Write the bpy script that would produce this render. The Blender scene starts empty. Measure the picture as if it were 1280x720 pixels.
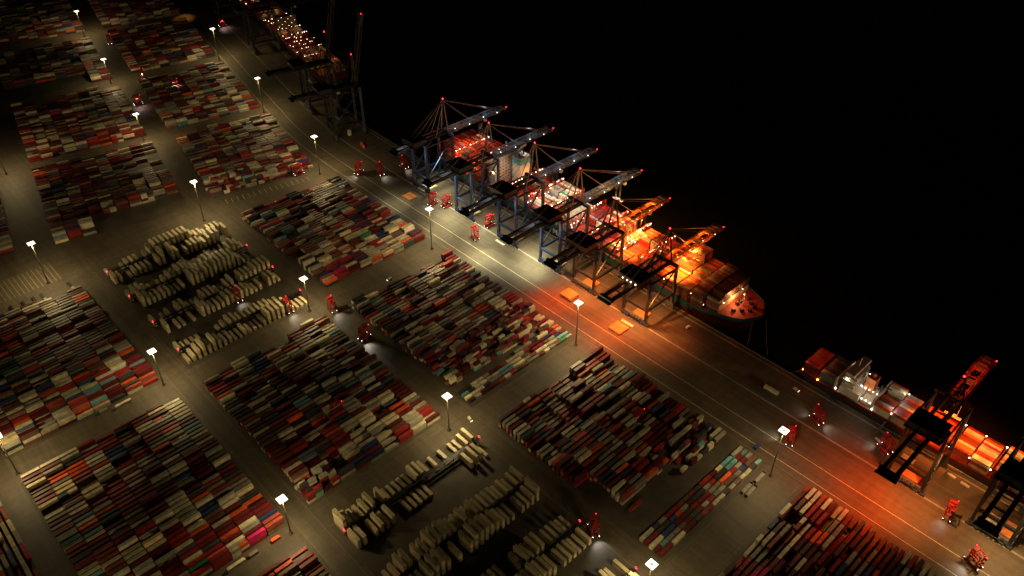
import bpy, math, random
from mathutils import Vector, Matrix
R=math.radians
random.seed(7)
C=bpy.context.scene.collection
SC=bpy.context.scene
# ------------------------------------------------------------------ helpers
def nt(name):
    m=bpy.data.materials.new(name); m.use_nodes=True
    t=m.node_tree; b=t.nodes['Principled BSDF']
    return m,t,b
def paint(name,col,rough=.5,metal=0,var=.35,scale=.35,island=False):
    m,t,b=nt(name); N=t.nodes; L=t.links
    b.inputs['Roughness'].default_value=rough; b.inputs['Metallic'].default_value=metal
    tc=N.new('ShaderNodeTexCoord'); no=N.new('ShaderNodeTexNoise'); no.inputs['Scale'].default_value=scale
    no.inputs['Detail'].default_value=6; L.new(tc.outputs['Object'],no.inputs['Vector'])
    mr=N.new('ShaderNodeMapRange'); mr.inputs[1].default_value=.3; mr.inputs[2].default_value=.7
    mr.inputs[3].default_value=1-var; mr.inputs[4].default_value=1+var*.35
    L.new(no.outputs['Fac'],mr.inputs[0])
    src=mr.outputs[0]
    if island:
        g=N.new('ShaderNodeNewGeometry'); oi=N.new('ShaderNodeObjectInfo')
        a=N.new('ShaderNodeMath'); a.operation='ADD'; L.new(g.outputs['Random Per Island'],a.inputs[0]); L.new(oi.outputs['Random'],a.inputs[1])
        f=N.new('ShaderNodeMath'); f.operation='FRACT'; L.new(a.outputs[0],f.inputs[0])
        r=N.new('ShaderNodeMapRange'); r.inputs[3].default_value=.62; r.inputs[4].default_value=1.2; L.new(f.outputs[0],r.inputs[0])
        mu=N.new('ShaderNodeMath'); mu.operation='MULTIPLY'; L.new(src,mu.inputs[0]); L.new(r.outputs[0],mu.inputs[1]); src=mu.outputs[0]
    mx=N.new('ShaderNodeVectorMath'); mx.operation='SCALE'; mx.inputs[0].default_value=col
    L.new(src,mx.inputs['Scale']); L.new(mx.outputs[0],b.inputs['Base Color'])
    return m
def glow(name,col,s):
    m=bpy.data.materials.new(name); m.use_nodes=True; t=m.node_tree; t.nodes.clear()
    e=t.nodes.new('ShaderNodeEmission'); o=t.nodes.new('ShaderNodeOutputMaterial')
    e.inputs[0].default_value=(*col,1); e.inputs[1].default_value=s; t.links.new(e.outputs[0],o.inputs[0])
    try: m.cycles.emission_sampling='NONE'
    except Exception: pass
    return m
class MB:
    def __init__(s): s.v=[];s.f=[];s.m=[]
    def add(s,vs,fs,mi=0):
        k=len(s.v); s.v+=[tuple(a) for a in vs]; s.f+=[tuple(k+i for i in f) for f in fs]; s.m+=[mi]*len(fs)
    def box(s,c,d,rz=0,mi=0,bottom=True,top=1.0):
        x,y,z=d[0]/2,d[1]/2,d[2]/2; ca,sa=math.cos(rz),math.sin(rz); vs=[]
        for k,(i,j) in ((-1,(-1,-1)),(-1,(1,-1)),(-1,(1,1)),(-1,(-1,1)),(1,(-1,-1)),(1,(1,-1)),(1,(1,1)),(1,(-1,1))):
            q=top if k>0 else 1
            px,py=i*x*q,j*y*q; vs.append((c[0]+px*ca-py*sa,c[1]+px*sa+py*ca,c[2]+k*z))
        fs=[(4,5,6,7),(0,1,5,4),(1,2,6,5),(2,3,7,6),(3,0,4,7)]
        if bottom: fs.append((3,2,1,0))
        s.add(vs,fs,mi)
    def bar(s,p,q,w,h=None,mi=0):
        h=h or w; p=Vector(p);q=Vector(q); d=(q-p)
        if d.length<1e-6: return
        d.normalize(); up=Vector((0,0,1)) if abs(d.z)<.95 else Vector((0,1,0))
        a=d.cross(up).normalized(); b=a.cross(d).normalized()
        vs=[e+a*(i*w/2)+b*(j*h/2) for e in (p,q) for i,j in ((-1,-1),(1,-1),(1,1),(-1,1))]
        s.add(vs,[(0,1,2,3),(7,6,5,4),(0,4,5,1),(1,5,6,2),(2,6,7,3),(3,7,4,0)],mi)
    def cyl(s,p,q,r,r2=None,n=10,mi=0):
        r2=r if r2 is None else r2; p=Vector(p);q=Vector(q); d=(q-p).normalized()
        up=Vector((0,0,1)) if abs(d.z)<.95 else Vector((0,1,0)); a=d.cross(up).normalized(); b=a.cross(d)
        vs=[]
        for e,rr in ((p,r),(q,r2)):
            for i in range(n):
                t=2*math.pi*i/n; vs.append(e+a*math.cos(t)*rr+b*math.sin(t)*rr)
        s.add(vs,[(i,(i+1)%n,n+(i+1)%n,n+i) for i in range(n)]+[tuple(range(n))[::-1],tuple(range(n,2*n))],mi)
    def ico(s,c,r,mi=0):
        g=(1+5**.5)/2; k=r/math.sqrt(1+g*g)
        P=[(-1,g,0),(1,g,0),(-1,-g,0),(1,-g,0),(0,-1,g),(0,1,g),(0,-1,-g),(0,1,-g),(g,0,-1),(g,0,1),(-g,0,-1),(-g,0,1)]
        F=[(0,11,5),(0,5,1),(0,1,7),(0,7,10),(0,10,11),(1,5,9),(5,11,4),(11,10,2),(10,7,6),(7,1,8),(3,9,4),(3,4,2),(3,2,6),(3,6,8),(3,8,9),(4,9,5),(2,4,11),(6,2,10),(8,6,7),(9,8,1)]
        s.add([(c[0]+a*k,c[1]+b*k,c[2]+d*k) for a,b,d in P],F,mi)
    def mesh(s,name,mats):
        me=bpy.data.meshes.new(name); me.from_pydata(s.v,[],s.f)
        for m in (mats if isinstance(mats,(list,tuple)) else [mats]): me.materials.append(m)
        if any(s.m): me.polygons.foreach_set('material_index',s.m)
        me.update(); return me
    def obj(s,name,mats,parent=None):
        return link(name,s.mesh(name,mats),parent)
def link(name,me,parent=None,loc=None,rz=0):
    o=bpy.data.objects.new(name,me); C.objects.link(o)
    if parent is not None: o.parent=parent
    if loc is not None: o.location=loc; o.rotation_euler=(0,0,rz)
    return o
def tag(o,label=None,cat=None,group=None,kind=None):
    if label: o['label']=label
    if cat: o['category']=cat
    if group: o['group']=group
    if kind: o['kind']=kind
    return o
def thing(name,label,cat,loc,rz=0,group=None):
    o=bpy.data.objects.new(name,None); C.objects.link(o); o.location=loc; o.rotation_euler=(0,0,rz); o.empty_display_size=.5
    return tag(o,label,cat,group)
def dup(root,loc,rz,label):
    r=root.copy(); C.objects.link(r); r.location=loc; r.rotation_euler=(0,0,rz); r['label']=label
    for ch in list(root.children):
        c=ch.copy(); C.objects.link(c); c.parent=r
        for g in list(ch.children):
            d=g.copy(); C.objects.link(d); d.parent=c
    return r
def light(kind,loc,col,power,size=.5,target=None,angle=60,blend=.6,batwing=False,parent=None):
    l=bpy.data.lights.new('lamp_light',kind); l.color=col; l.energy=power; l.shadow_soft_size=size
    if kind=='SPOT': l.spot_size=R(angle); l.spot_blend=blend
    o=bpy.data.objects.new('lamp_light',l); C.objects.link(o); o.location=loc
    if target is not None:
        o.rotation_euler=(Vector(target)-Vector(loc)).to_track_quat('-Z','Y').to_euler()
    if batwing:
        l.use_nodes=True; t=l.node_tree; N=t.nodes; L=t.links; e=[n for n in N if n.type=='EMISSION'][0]
        tc=N.new('ShaderNodeTexCoord'); sx=N.new('ShaderNodeSeparateXYZ'); L.new(tc.outputs['Normal'],sx.inputs[0])
        ab=N.new('ShaderNodeMath'); ab.operation='ABSOLUTE'; L.new(sx.outputs[2],ab.inputs[0])
        mx=N.new('ShaderNodeMath'); mx.operation='MAXIMUM'; mx.inputs[1].default_value=.16; L.new(ab.outputs[0],mx.inputs[0])
        pw=N.new('ShaderNodeMath'); pw.operation='POWER'; pw.inputs[1].default_value=-batwing; L.new(mx.outputs[0],pw.inputs[0])
        L.new(pw.outputs[0],e.inputs['Strength'])
    return o
# ------------------------------------------------------------------ camera
SENS=1021.7011909
p,r,y=.664345017,.00424886983,2.38228635
f=Vector((math.cos(y)*math.cos(p),math.sin(y)*math.cos(p),-math.sin(p)))
Rt=f.cross(Vector((0,0,1))).normalized(); U=Rt.cross(f)
R2=math.cos(r)*Rt+math.sin(r)*U; U2=-math.sin(r)*Rt+math.cos(r)*U
CAM=Vector((0,0,460))
cd=bpy.data.cameras.new('Camera'); cam=bpy.data.objects.new('Camera',cd); C.objects.link(cam)
mw=Matrix((( R2.x,U2.x,-f.x,0),(R2.y,U2.y,-f.y,0),(R2.z,U2.z,-f.z,460),(0,0,0,1)))
cam.matrix_world=mw; cd.sensor_width=36; cd.lens=SENS/1280*36; cd.clip_end=20000; cd.clip_start=1
SC.camera=cam
def pix(P):
    d=Vector(P)-CAM; z=d.dot(f)
    return 640+SENS*d.dot(R2)/z, 360-SENS*d.dot(U2)/z, z
# the quay bends: sector 2 has its own frame (u along the quay, v across)
PV=(-796.,406.); BB=R(-11.45); cB,sB=math.cos(BB),math.sin(BB)
def W2(u,v): v-=406; return (PV[0]+cB*u-sB*v, PV[1]+sB*u+cB*v)
# ------------------------------------------------------------------ world
w=bpy.data.worlds.new('World'); SC.world=w; w.use_nodes=True
wt=w.node_tree; bg=wt.nodes['Background']; sky=wt.nodes.new('ShaderNodeTexSky'); sky.sky_type='NISHITA'; sky.sun_disc=False
sky.sun_elevation=R(2); sky.sun_rotation=R(250); wt.links.new(sky.outputs[0],bg.inputs[0]); bg.inputs[1].default_value=.0006
SC.view_settings.view_transform='Standard'; SC.view_settings.look='None'; SC.view_settings.gamma=1
SC.view_settings.exposure=0
SC.render.engine='CYCLES'
SC.cycles.use_denoising=True
SC.cycles.max_bounces=4; SC.cycles.diffuse_bounces=2; SC.cycles.glossy_bounces=2
SC.cycles.use_light_tree=True
SC.cycles.sample_clamp_indirect=3
# ------------------------------------------------------------------ materials
def ground_mat():
    m,t,b=nt('apron'); N=t.nodes; L=t.links
    tc=N.new('ShaderNodeTexCoord')
    def noise(s,det,vec=None,rough=.6):
        n=N.new('ShaderNodeTexNoise'); n.inputs['Scale'].default_value=s; n.inputs['Detail'].default_value=det; n.inputs['Roughness'].default_value=rough
        L.new(vec or tc.outputs['Object'],n.inputs['Vector']); return n.outputs['Fac']
    def ramp(fac,a,bb,lo,hi):
        q=N.new('ShaderNodeMapRange'); q.inputs[1].default_value=a; q.inputs[2].default_value=bb; q.inputs[3].default_value=lo; q.inputs[4].default_value=hi
        L.new(fac,q.inputs[0]); return q.outputs[0]
    def mul(a,c):
        q=N.new('ShaderNodeMath'); q.operation='MULTIPLY'; L.new(a,q.inputs[0]); L.new(c,q.inputs[1]); return q.outputs[0]
    mp=N.new('ShaderNodeMapping'); mp.inputs['Scale'].default_value=(.010,.22,1); L.new(tc.outputs['Object'],mp.inputs[0])
    mp2=N.new('ShaderNodeMapping'); mp2.inputs['Scale'].default_value=(.16,.014,1); L.new(tc.outputs['Object'],mp2.inputs[0])
    a=mul(ramp(noise(.012,8),.35,.65,.72,1.15),ramp(noise(.25,6),.3,.7,.85,1.1))
    a=mul(a,ramp(noise(1,5,mp.outputs[0]),.35,.6,.78,1.06))
    a=mul(a,ramp(noise(1,5,mp2.outputs[0]),.35,.6,.86,1.05))
    br=N.new('ShaderNodeTexBrick'); br.inputs['Scale'].default_value=1; br.inputs['Brick Width'].default_value=46; br.inputs['Row Height'].default_value=11.5
    br.inputs['Mortar Size'].default_value=.18; br.inputs['Color1'].default_value=(1,1,1,1); br.inputs['Color2'].default_value=(.93,.93,.93,1); br.inputs['Mortar'].default_value=(.82,.82,.82,1)
    L.new(tc.outputs['Object'],br.inputs['Vector'])
    bw=N.new('ShaderNodeRGBToBW'); L.new(br.outputs['Color'],bw.inputs[0]); a=mul(a,bw.outputs[0])
    a=mul(a,ramp(noise(.07,9,None,.75),.60,.68,1,.72)); a=mul(a,ramp(noise(.045,4),.30,.36,1.22,1))
    wv=N.new('ShaderNodeTexWave'); wv.bands_direction='Y'; wv.inputs['Scale'].default_value=.055; wv.inputs['Distortion'].default_value=1.5; wv.inputs['Detail'].default_value=3; wv.inputs['Detail Scale'].default_value=.3
    L.new(tc.outputs['Object'],wv.inputs['Vector']); a=mul(a,ramp(wv.outputs['Fac'],0,.35,.95,1))
    mx=N.new('ShaderNodeVectorMath'); mx.operation='SCALE'; mx.inputs[0].default_value=(.113,.091,.064); L.new(a,mx.inputs['Scale']); L.new(mx.outputs[0],b.inputs['Base Color'])
    b.inputs['Roughness'].default_value=.62
    bp=N.new('ShaderNodeBump'); bp.inputs['Strength'].default_value=.25; bp.inputs['Distance'].default_value=.3; L.new(noise(1.3,5),bp.inputs['Height']); L.new(bp.outputs[0],b.inputs['Normal'])
    return m
M={}
M['apron']=ground_mat()
M['pad']=paint('pad',(.082,.068,.050),.7,0,.4,.08)
M['line']=paint('lane_paint',(.75,.66,.40),.6,0,.5,.9)
M['steelrail']=paint('rail_steel',(.35,.3,.25),.35,.6,.3,.5)
M['concrete']=paint('concrete',(.30,.29,.26),.8)
M['navy']=paint('crane_navy',(.018,.034,.095),.45,0,.3)
M['dark']=paint('crane_dark',(.011,.012,.015),.5,0,.3)
M['roof']=paint('house_roof',(.012,.012,.014),.8)
M['truss']=paint('crane_truss',(.20,.235,.28),.45,.1)
M['stay']=paint('crane_stay',(.34,.25,.24),.5)
M['grey']=paint('grey_steel',(.09,.10,.12),.45)
M['red']=paint('carrier_red',(.40,.02,.025),.4)
M['redrail']=paint('lashing_and_lit_boom_red',(.42,.05,.03),.5)
M['tyre']=paint('tyre',(.012,.012,.012),.85)
M['glass']=paint('cab_glass',(.05,.07,.09),.12)
M['cream']=paint('cream_steel',(.62,.56,.42),.5)
M['reefer']=paint('reefer_white',(.74,.65,.43),.5,0,.25,.25,True)
M['unit']=paint('cooling_grey',(.30,.29,.26),.5)
M['pole']=paint('mast_pole',(.26,.24,.20),.55)
M['brownhouse3']=paint('far_house',(.10,.07,.05),.6)
M['teal']=paint('hull_teal',(.013,.075,.08),.45,0,.25,.1)
M['hullred']=paint('hull_red',(.06,.010,.009),.5,0,.3,.1)
M['hulldark']=paint('hull_dark',(.02,.025,.04),.5,0,.3,.1)
M['deckred']=paint('deck_red',(.34,.045,.025),.6,0,.35,.12)
M['deckgreen']=paint('deck_green',(.10,.16,.10),.6,0,.35,.12)
M['white']=paint('ship_white',(.66,.64,.58),.5,0,.2)
M['cyan']=paint('funnel_cyan',(.12,.50,.60),.5)
M['hatch']=paint('hatch_and_lit_boom_orange',(.62,.22,.07),.55,0,.3,.2)
M['hatchcream']=paint('hatch_cream',(.55,.52,.38),.55,0,.3,.2)
M['gW']=glow('lamp_white',(1,.92,.80),14)
M['gWarm']=glow('lamp_warm',(1,.72,.45),10)
M['gO']=glow('lamp_sodium',(1,.38,.07),14)
M['gR']=glow('lamp_red',(1,.02,.04),9)
M['gHead']=glow('mast_panel',(1,.93,.74),3.2)
M['gHeadD']=glow('mast_panel_centre',(1,.88,.62),.9)
pal=[('cream',(.66,.60,.42),21),('grey',(.34,.32,.26),14),('dark red',(.135,.016,.018),20),('red',(.36,.026,.028),9),('brick red',(.30,.058,.036),6),('bright orange',(.90,.13,.03),3.6),
 ('brown',(.17,.08,.06),8),('navy blue',(.03,.05,.15),4.5),('charcoal',(.055,.055,.06),8),('teal blue',(.17,.42,.46),1.3),('pale yellow',(.85,.70,.40),2.2),('green',(.03,.24,.07),.5),('magenta',(.6,.02,.14),.4),('slate blue',(.14,.19,.26),2)]
PN=[a[0] for a in pal]; PWt=[a[2] for a in pal]
PM=[paint('paint_'+a[0].replace(' ','_'),a[1],.5,0,.35,.3,True) for a in pal]
# ------------------------------------------------------------------ ground, water
def sheet(name,pts,z,mat,depth=0,kind='structure'):
    b=MB(); n=len(pts); vs=[(x,yy,z) for x,yy in pts]
    if depth: vs+=[(x,yy,z-depth) for x,yy in pts]
    fs=[tuple(range(n))]
    if depth: fs+=[((i+1)%n,i,n+i,n+(i+1)%n) for i in range(n)]
    b.add(vs,fs); o=b.obj(name,mat)
    if kind: tag(o,kind=kind)
    return o
QE=492.
bend=Vector(W2(0,QE)); # quay edge corner approx where both edges meet
def edge_pts(v,n=9):
    # quay-parallel poly line at offset v, rounded round the bend, from far left to right
    pts=[W2(-8000,v)]
    P0=Vector(W2(-70,v)); P2=Vector((-700,v)); 
    t=(v-P0.y)/sB if abs(sB)>1e-6 else 0
    P1=Vector((P0.x+cB*t,v))
    for i in range(n+1):
        s=i/n; q=P0*(1-s)**2+P1*2*s*(1-s)+P2*s*s; pts.append((q.x,q.y))
    pts.append((5000,v)); return pts
qe=edge_pts(QE)
ground=sheet('ground',[(-9000,-6000)]+[(5000,-6000)]+qe[::-1]+[(-9000,2000)],0,M['apron'],8)
mwat,t,b=nt('water'); b.inputs['Base Color'].default_value=(.018,.013,.012,1); b.inputs['Roughness'].default_value=.3
n=t.nodes.new('ShaderNodeTexNoise'); n.inputs['Scale'].default_value=.12; n.inputs['Detail'].default_value=6; tc=t.nodes.new('ShaderNodeTexCoord'); t.links.new(tc.outputs['Object'],n.inputs['Vector'])
bp=t.nodes.new('ShaderNodeBump'); bp.inputs['Strength'].default_value=.6; bp.inputs['Distance'].default_value=1.2; t.links.new(n.outputs['Fac'],bp.inputs['Height']); t.links.new(bp.outputs[0],b.inputs['Normal'])
sheet('water',[(-9000,-3000),(6000,-3000),(6000,9000),(-9000,9000)],-5.5,mwat)
def strip(name,v,wd,mat,z=.02,h=None):
    b=MB(); a=edge_pts(v-wd/2); c=edge_pts(v+wd/2); n=len(a); zz=z
    vs=[(x,yy,zz) for x,yy in a]+[(x,yy,zz) for x,yy in c]
    fs=[(i,i+1,n+i+1,n+i) for i in range(n-1)]
    if h:
        vs+=[(x,yy,zz-h) for x,yy in a]+[(x,yy,zz-h) for x,yy in c]
        fs+=[(2*n+i,2*n+i+1,i+1,i) for i in range(n-1)]+[(n+i,n+i+1,3*n+i+1,3*n+i) for i in range(n-1)]
    b.add(vs,fs); return tag(b.obj(name,mat),kind='structure')
strip('road_marking',407,.38,M['line']); strip('road_marking',422,.38,M['line'])
strip('road_marking',469,.22,M['steelrail'],.024); strip('road_marking',436,.12,M['pad'],.02); strip('road_marking',429.5,.10,M['pad'],.02)
strip('ground_rail',451,.30,M['steelrail'],.028); strip('ground_rail',487,.30,M['steelrail'],.028)
strip('ground_rail_pad',451,1.5,M['concrete'],.008); strip('ground_rail_pad',487,1.5,M['concrete'],.008)
kb=strip('quay_kerb',QE-.3,.6,M['concrete'],.35,.5)
M['faint']=paint('faded_line',(.24,.21,.15),.7,0,.6,.4)
for yy_ in (123.5,136.5,263,276.5,401):
    b=MB(); b.box((-330,yy_,.012),(760,.22,.008),0,0,False); tag(b.obj('road_marking',M['faint']),kind='structure')
for xx_ in (-526,-507,-338,-322,-150,-126):
    for y0_,y1_ in ((0,121),(139,261),(279,399)):
        b=MB(); b.box((xx_,(y0_+y1_)/2,.014),(.2,y1_-y0_,.008),0,0,False); tag(b.obj('road_marking',M['faint']),kind='structure')
# bollards along the quay
bm=MB(); bm.cyl((0,0,0),(0,0,.55),.28,.24,10); bm.cyl((0,0,.55),(0,0,.8),.45,.4,10); bme=bm.mesh('bollard',M['dark'])
for i,x in enumerate([-232,-212,-192,-52,-38]):
    o=link('bollard',bme,None,(x,QE-1.4,0)); tag(o,'squat dark mooring bollard on the bare quay edge beside the water','bollard','mooring bollards on the quay edge')
# ------------------------------------------------------------------ masts
def mast(x,y,h,label,on=1.,bw=-.6):
    t=thing('light_mast',label,'light mast',(x,y,0),0,'tall light masts between the yard blocks')
    b=MB(); b.box((0,0,.6),(2.2,2.2,1.2)); b.cyl((0,0,0),(0,0,.3),1.9,1.8,12); b.obj('base',M['pad'],t)
    b=MB(); b.cyl((0,0,1.2),(0,0,h),.62,.34,12); b.box((0,-.9,2.4),(.6,.3,1.2)); b.obj('pole',M['pole'],t)
    b=MB(); s=2.85
    for q in (-1,1):
        b.bar((-s,q*s,h),(s,q*s,h),.3,.4); b.bar((q*s,-s,h),(q*s,s,h),.3,.4)
    b.bar((-s,0,h-.02),(s,0,h-.02),.3,.3); b.bar((0,-s,h-.03),(0,s,h-.03),.3,.3); b.cyl((0,0,h+.4),(0,0,h+2),.06,.03,6)
    hd=b.obj('lamp_head',M['white'],t)
    b=MB(); n=0
    for i in range(-3,4):
        for j in range(-3,4):
            if i==0 and j==0: continue
            m=max(abs(i),abs(j)); b.box((i*.8,j*.8,h+.32),(.74,.74,.22),0,0 if m>=2 else 1)
    b.obj('head_glow',[M['gHead'],M['gHeadD']],hd)  # emissive boxes stand in for the head top lit by its lamps
    l=light('POINT',(0,0,h-1.2),(1,.745,.345),MP*on*(h/38)**2.2*1.16,1.6,batwing=bw); l.parent=t
    return t
MP=88000
ML=[(-721,390,45.5,'tall light mast beside the quay road at the bend, between two container blocks',.8),
(-524,390,45.5,'light mast at the quay road beside the corner of the block nearest the second crane',1),
(-333,390,45.5,'light mast beside the quay road facing the orange-lit front crane of the large ship',1),
(-145,390,46.5,'light mast by the empty flat racks near the quay road, red carrier behind',.6),
(-721,252,45.5,'light mast in the lane above the far corner of the upper reefer block',1),
(-524,252,35.5,'light mast at the right corner of the upper reefer block',1),
(-333,252,35.5,'light mast in the middle of the photo beside the corner above the lower reefer block',1),
(-145,252,35.5,'light mast whose white head shows at the bottom edge of the photo',1),
(-722,99,44,'leftmost tall mast standing alone beside the striped empty parking ground',.9),
(-524,118,35.5,'light mast at the right corner of the container block on the left edge',1),
(-335,118,35.5,'light mast at the right corner of the container block at bottom left',1),
(-510,4,38,'light mast cut by the left edge of the photo beside a red container',.9)]
for x,y_,h,l,on in ML: mast(x,y_,h,l,on)
for u,v,h,l,on in [(-104,402,45,'far light mast beside the curving quay road, third from the top',.72),(-297,402,45,'far light mast beside the quay road near the straddle carrier under the far crane',.68),
 (-98,256,37,'light mast in the lane between the two far block columns, near the lit carrier',.8),(-293,256,34,'light mast in the far lane left of the photo top, above a brown container',.75),(-490,256,38,'farthest light mast at the top left corner of the photo',.7),
 (-104,110,42,'light mast just outside the left edge of the far blocks',.8)]:
    x,y_=W2(u,v); mast(x,y_,h,l,on)
for x,y_,h in [(-145,118,35.5),(52,390,45.5),(52,252,35.5),(-333,-12,35.5),(-145,-12,35.5)]:
    mast(x,y_,h,'light mast of the same yard standing outside the photo',.9)
# ------------------------------------------------------------------ containers
def corr(b,p,u,v,length,height,nrm,pitch=.56,dep=.08,mi=0):
    # corrugated panel starting at p spanning u*length, v*height
    p=Vector(p);u=Vector(u);v=Vector(v);nrm=Vector(nrm); n=max(2,int(length/pitch)); vs=[];s=length/n
    for i in range(n):
        for k,d in ((0,0),(.35,0),(.5,-dep),(.85,-dep)):
            vs.append(p+u*(i+k)*s+nrm*d)
    vs.append(p+u*length); m=len(vs); vs+=[q+v*height for q in vs]
    b.add(vs,[(i,i+1,m+i+1,m+i) for i in range(m-1)],mi)
def cont_mesh(Ln,H,name):
    b=MB(); wd=2.44; x,yy=wd/2,Ln/2
    for sx in (-1,1):
        for sy in (-1,1): b.box((sx*(x-.08),sy*(yy-.08),H/2),(.16,.16,H),0,0)
        b.box((sx*(x-.06),0,.1),(.12,Ln-.32,.2)); b.box((sx*(x-.05),0,H-.06),(.10,Ln-.32,.12))
    for sy in (-1,1):
        b.box((0,sy*(yy-.06),.1),(wd-.32,.12,.2)); b.box((0,sy*(yy-.06),H-.08),(wd-.32,.12,.14))
    corr(b,(x-.02,-yy+.16,.2),(0,1,0),(0,0,1),Ln-.32,H-.32,(1,0,0))
    corr(b,(-x+.02,yy-.16,.2),(0,-1,0),(0,0,1),Ln-.32,H-.32,(-1,0,0))
    corr(b,(x-.16,yy-.02,.2),(-1,0,0),(0,0,1),wd-.32,H-.32,(0,1,0))
    corr(b,(x-.10,-yy+.12,H-.03),(0,1,0),(-1,0,0),Ln-.24,wd-.2,(0,0,1),.6,.05)
    b.box((0,0,.12),(wd-.3,Ln-.4,.04))
    me=b.mesh(name,PM[0])
    d=MB()
    for s in (-1,1): d.box((s*.56,-yy+.05,H/2),(1.08,.06,H-.4))
    for q in (-.85,-.35,.35,.85): d.cyl((q,-yy-.01,.25),(q,-yy-.01,H-.2),.03,n=5)
    return me,d.mesh(name+'_door',PM[0])
LEN40,LEN20=12.19,6.06
CM={'40':cont_mesh(LEN40,2.9,'container_long'),'20':cont_mesh(LEN20,2.6,'container_short')}
# every placed box: (score, x,y,z,rz,len,h,colour,labelinfo,topmost)
BOX=[]
ORD=['first','second','third','fourth','fifth','sixth','seventh','eighth','ninth','tenth','eleventh','twelfth','thirteenth','fourteenth','fifteenth','sixteenth','seventeenth','eighteenth','nineteenth','twentieth',
 'twenty-first','twenty-second','twenty-third','twenty-fourth','twenty-fifth','twenty-sixth','twenty-seventh','twenty-eighth','twenty-ninth','thirtieth','thirty-first','thirty-second','thirty-third','thirty-fourth','thirty-fifth','thirty-sixth','thirty-seventh','thirty-eighth','thirty-ninth','fortieth','forty-first','forty-second']
def hsh(*a):
    q=random.Random(repr(a)); return q.random()
def vnoise(x,y,sd):
    xi,yi=math.floor(x),math.floor(y); fx,fy=x-xi,y-yi; fx=fx*fx*(3-2*fx); fy=fy*fy*(3-2*fy)
    a=hsh(xi,yi,sd);b_=hsh(xi+1,yi,sd);c=hsh(xi,yi+1,sd);d=hsh(xi+1,yi+1,sd)
    return (a*(1-fx)+b_*fx)*(1-fy)+(c*(1-fx)+d*fx)*fy
def pick(rd,pref=None):
    if pref and rd.random()<pref[1]: return PN.index(rd.choice(pref[0]))
    return rd.choices(range(len(PN)),PWt)[0]
def block(bid,tr,rz,x0,x1,y0,nslot,desc,mean=2.2,amp=1.4,hole=.03,jum=None,holes=(),prefs=None,tone=None,low=None,pitch=4.0,first='lane'):
    nr=int(round((x1-x0)/pitch)); sp=12.75
    for i in range(nr):
        lx=x0+pitch*(i+.5)
        for j in range(nslot):
            ly=y0+sp*(j+.5); rd=random.Random('%s%d_%d'%(bid,i,j))
            if any(a<=lx<=b_ and c<=ly<=d for a,b_,c,d in holes): continue
            isj=bool(jum) and any(a<=lx<=b_ and c<=ly<=d for a,b_,c,d in jum)
            isl=bool(low) and any(a<=lx<=b_ and c<=ly<=d for a,b_,c,d in low)
            n=mean+amp*(vnoise(i/5.,j/2.2,bid)-.5)*2+(rd.random()-.5)*(.9 if not isj else 2.6)
            n=max(0,min(4,int(round(n))))
            if isl: n=1
            if rd.random()<hole*(4 if isj else 1): n=0
            two=rd.random()<(.75 if (isj or isl) else .05)
            cl=None
            if prefs:
                for a,b_,c,d,names,pr in prefs:
                    if a<=lx<=b_ and c<=ly<=d: cl=(names,pr)
            # colour patches shared by neighbours
            rk=random.Random('%s_%d_%d'%(bid,i//3,j)); patch=rk.choices(range(len(PN)),PWt)[0]
            off=rd.uniform(-.25,.25) if not isj else rd.uniform(-1.5,1.5); xo=rd.uniform(-.08,.08)
            parts=[(-3.15,LEN20,2.6),(3.15,LEN20,2.6)] if two else [(0,LEN40,2.9)]
            for k,(dy,Ln,H) in enumerate(parts):
                nn=n
                if two and isj: nn=max(0,n+rd.choice([-1,0,0,1]))
                z=0
                for q in range(nn):
                    h=H if not (Ln>10 and hsh(bid,i,j,q)<.3) else 2.9
                    c=patch if (rd.random()<.38 and not isj) else pick(rd,cl)
                    px_,py_=tr(lx+xo+rd.uniform(-.04,.04),ly+dy+off)
                    BOX.append([px_,py_,z,rz,Ln,H,c,(bid,i,j,k,two,desc),q==nn-1])
                    z+=H+.02
T1=lambda x,y_:(x,y_)
holesT=[(-358,-343,0,15),(-349,-343,0,120)]
block('T',T1,0,-498,-343,4,9,'bottom-left block',2.4,1.2,.015,prefs=[(-498,-480,0,125,['cream','pale yellow','cream'],.45),(-380,-343,60,125,['bright orange','red','cream'],.4),(-400,-343,0,60,['red','dark red'],.35)])
block('V',T1,0,-691,-531,3,9,'left-edge block',2.3,1.1,.01,prefs=[(-570,-531,60,125,['red','bright orange','cream','teal blue'],.5),(-691,-600,0,125,['charcoal','dark red','grey'],.4)])
block('S',T1,0,-502,-346,140,9,'centre-left block',2.3,1.3,.02,prefs=[(-400,-346,200,260,['pale yellow','red','bright orange','cream'],.45),(-470,-400,140,260,['charcoal','grey','dark red'],.45),(-400,-346,140,200,['red','dark red','cream'],.4)],jum=[(-366,-346,140,170)])
block('P',T1,0,-697,-541,281,9,'upper middle block',2.4,1.1,.02,prefs=[(-697,-640,280,400,['dark red','charcoal','grey','brown'],.5),(-600,-541,300,400,['cream','pale yellow','red'],.4)],holes=[(-610,-590,280,294)])
block('Q',T1,0,-502,-340,281,9,'central block',2.2,1.6,.03,jum=[(-400,-362,281,400)],low=[(-360,-340,281,400)],holes=[(-364,-360,281,340)],prefs=[(-502,-470,281,330,['pale yellow','cream'],.4),(-470,-420,300,400,['cream','grey','brown'],.4)])
block('R',T1,0,-311,-155,281,9,'right middle block',2.5,1.5,.02,jum=[(-215,-188,335,400)],low=[(-176,-155,281,400)],holes=[(-200,-176,281,350),(-188,-176,281,400),(-230,-200,281,292)],
  prefs=[(-311,-230,280,400,['dark red','brown','brick red'],.4),(-260,-205,280,360,['bright orange','red','dark red','charcoal'],.4)])
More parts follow.
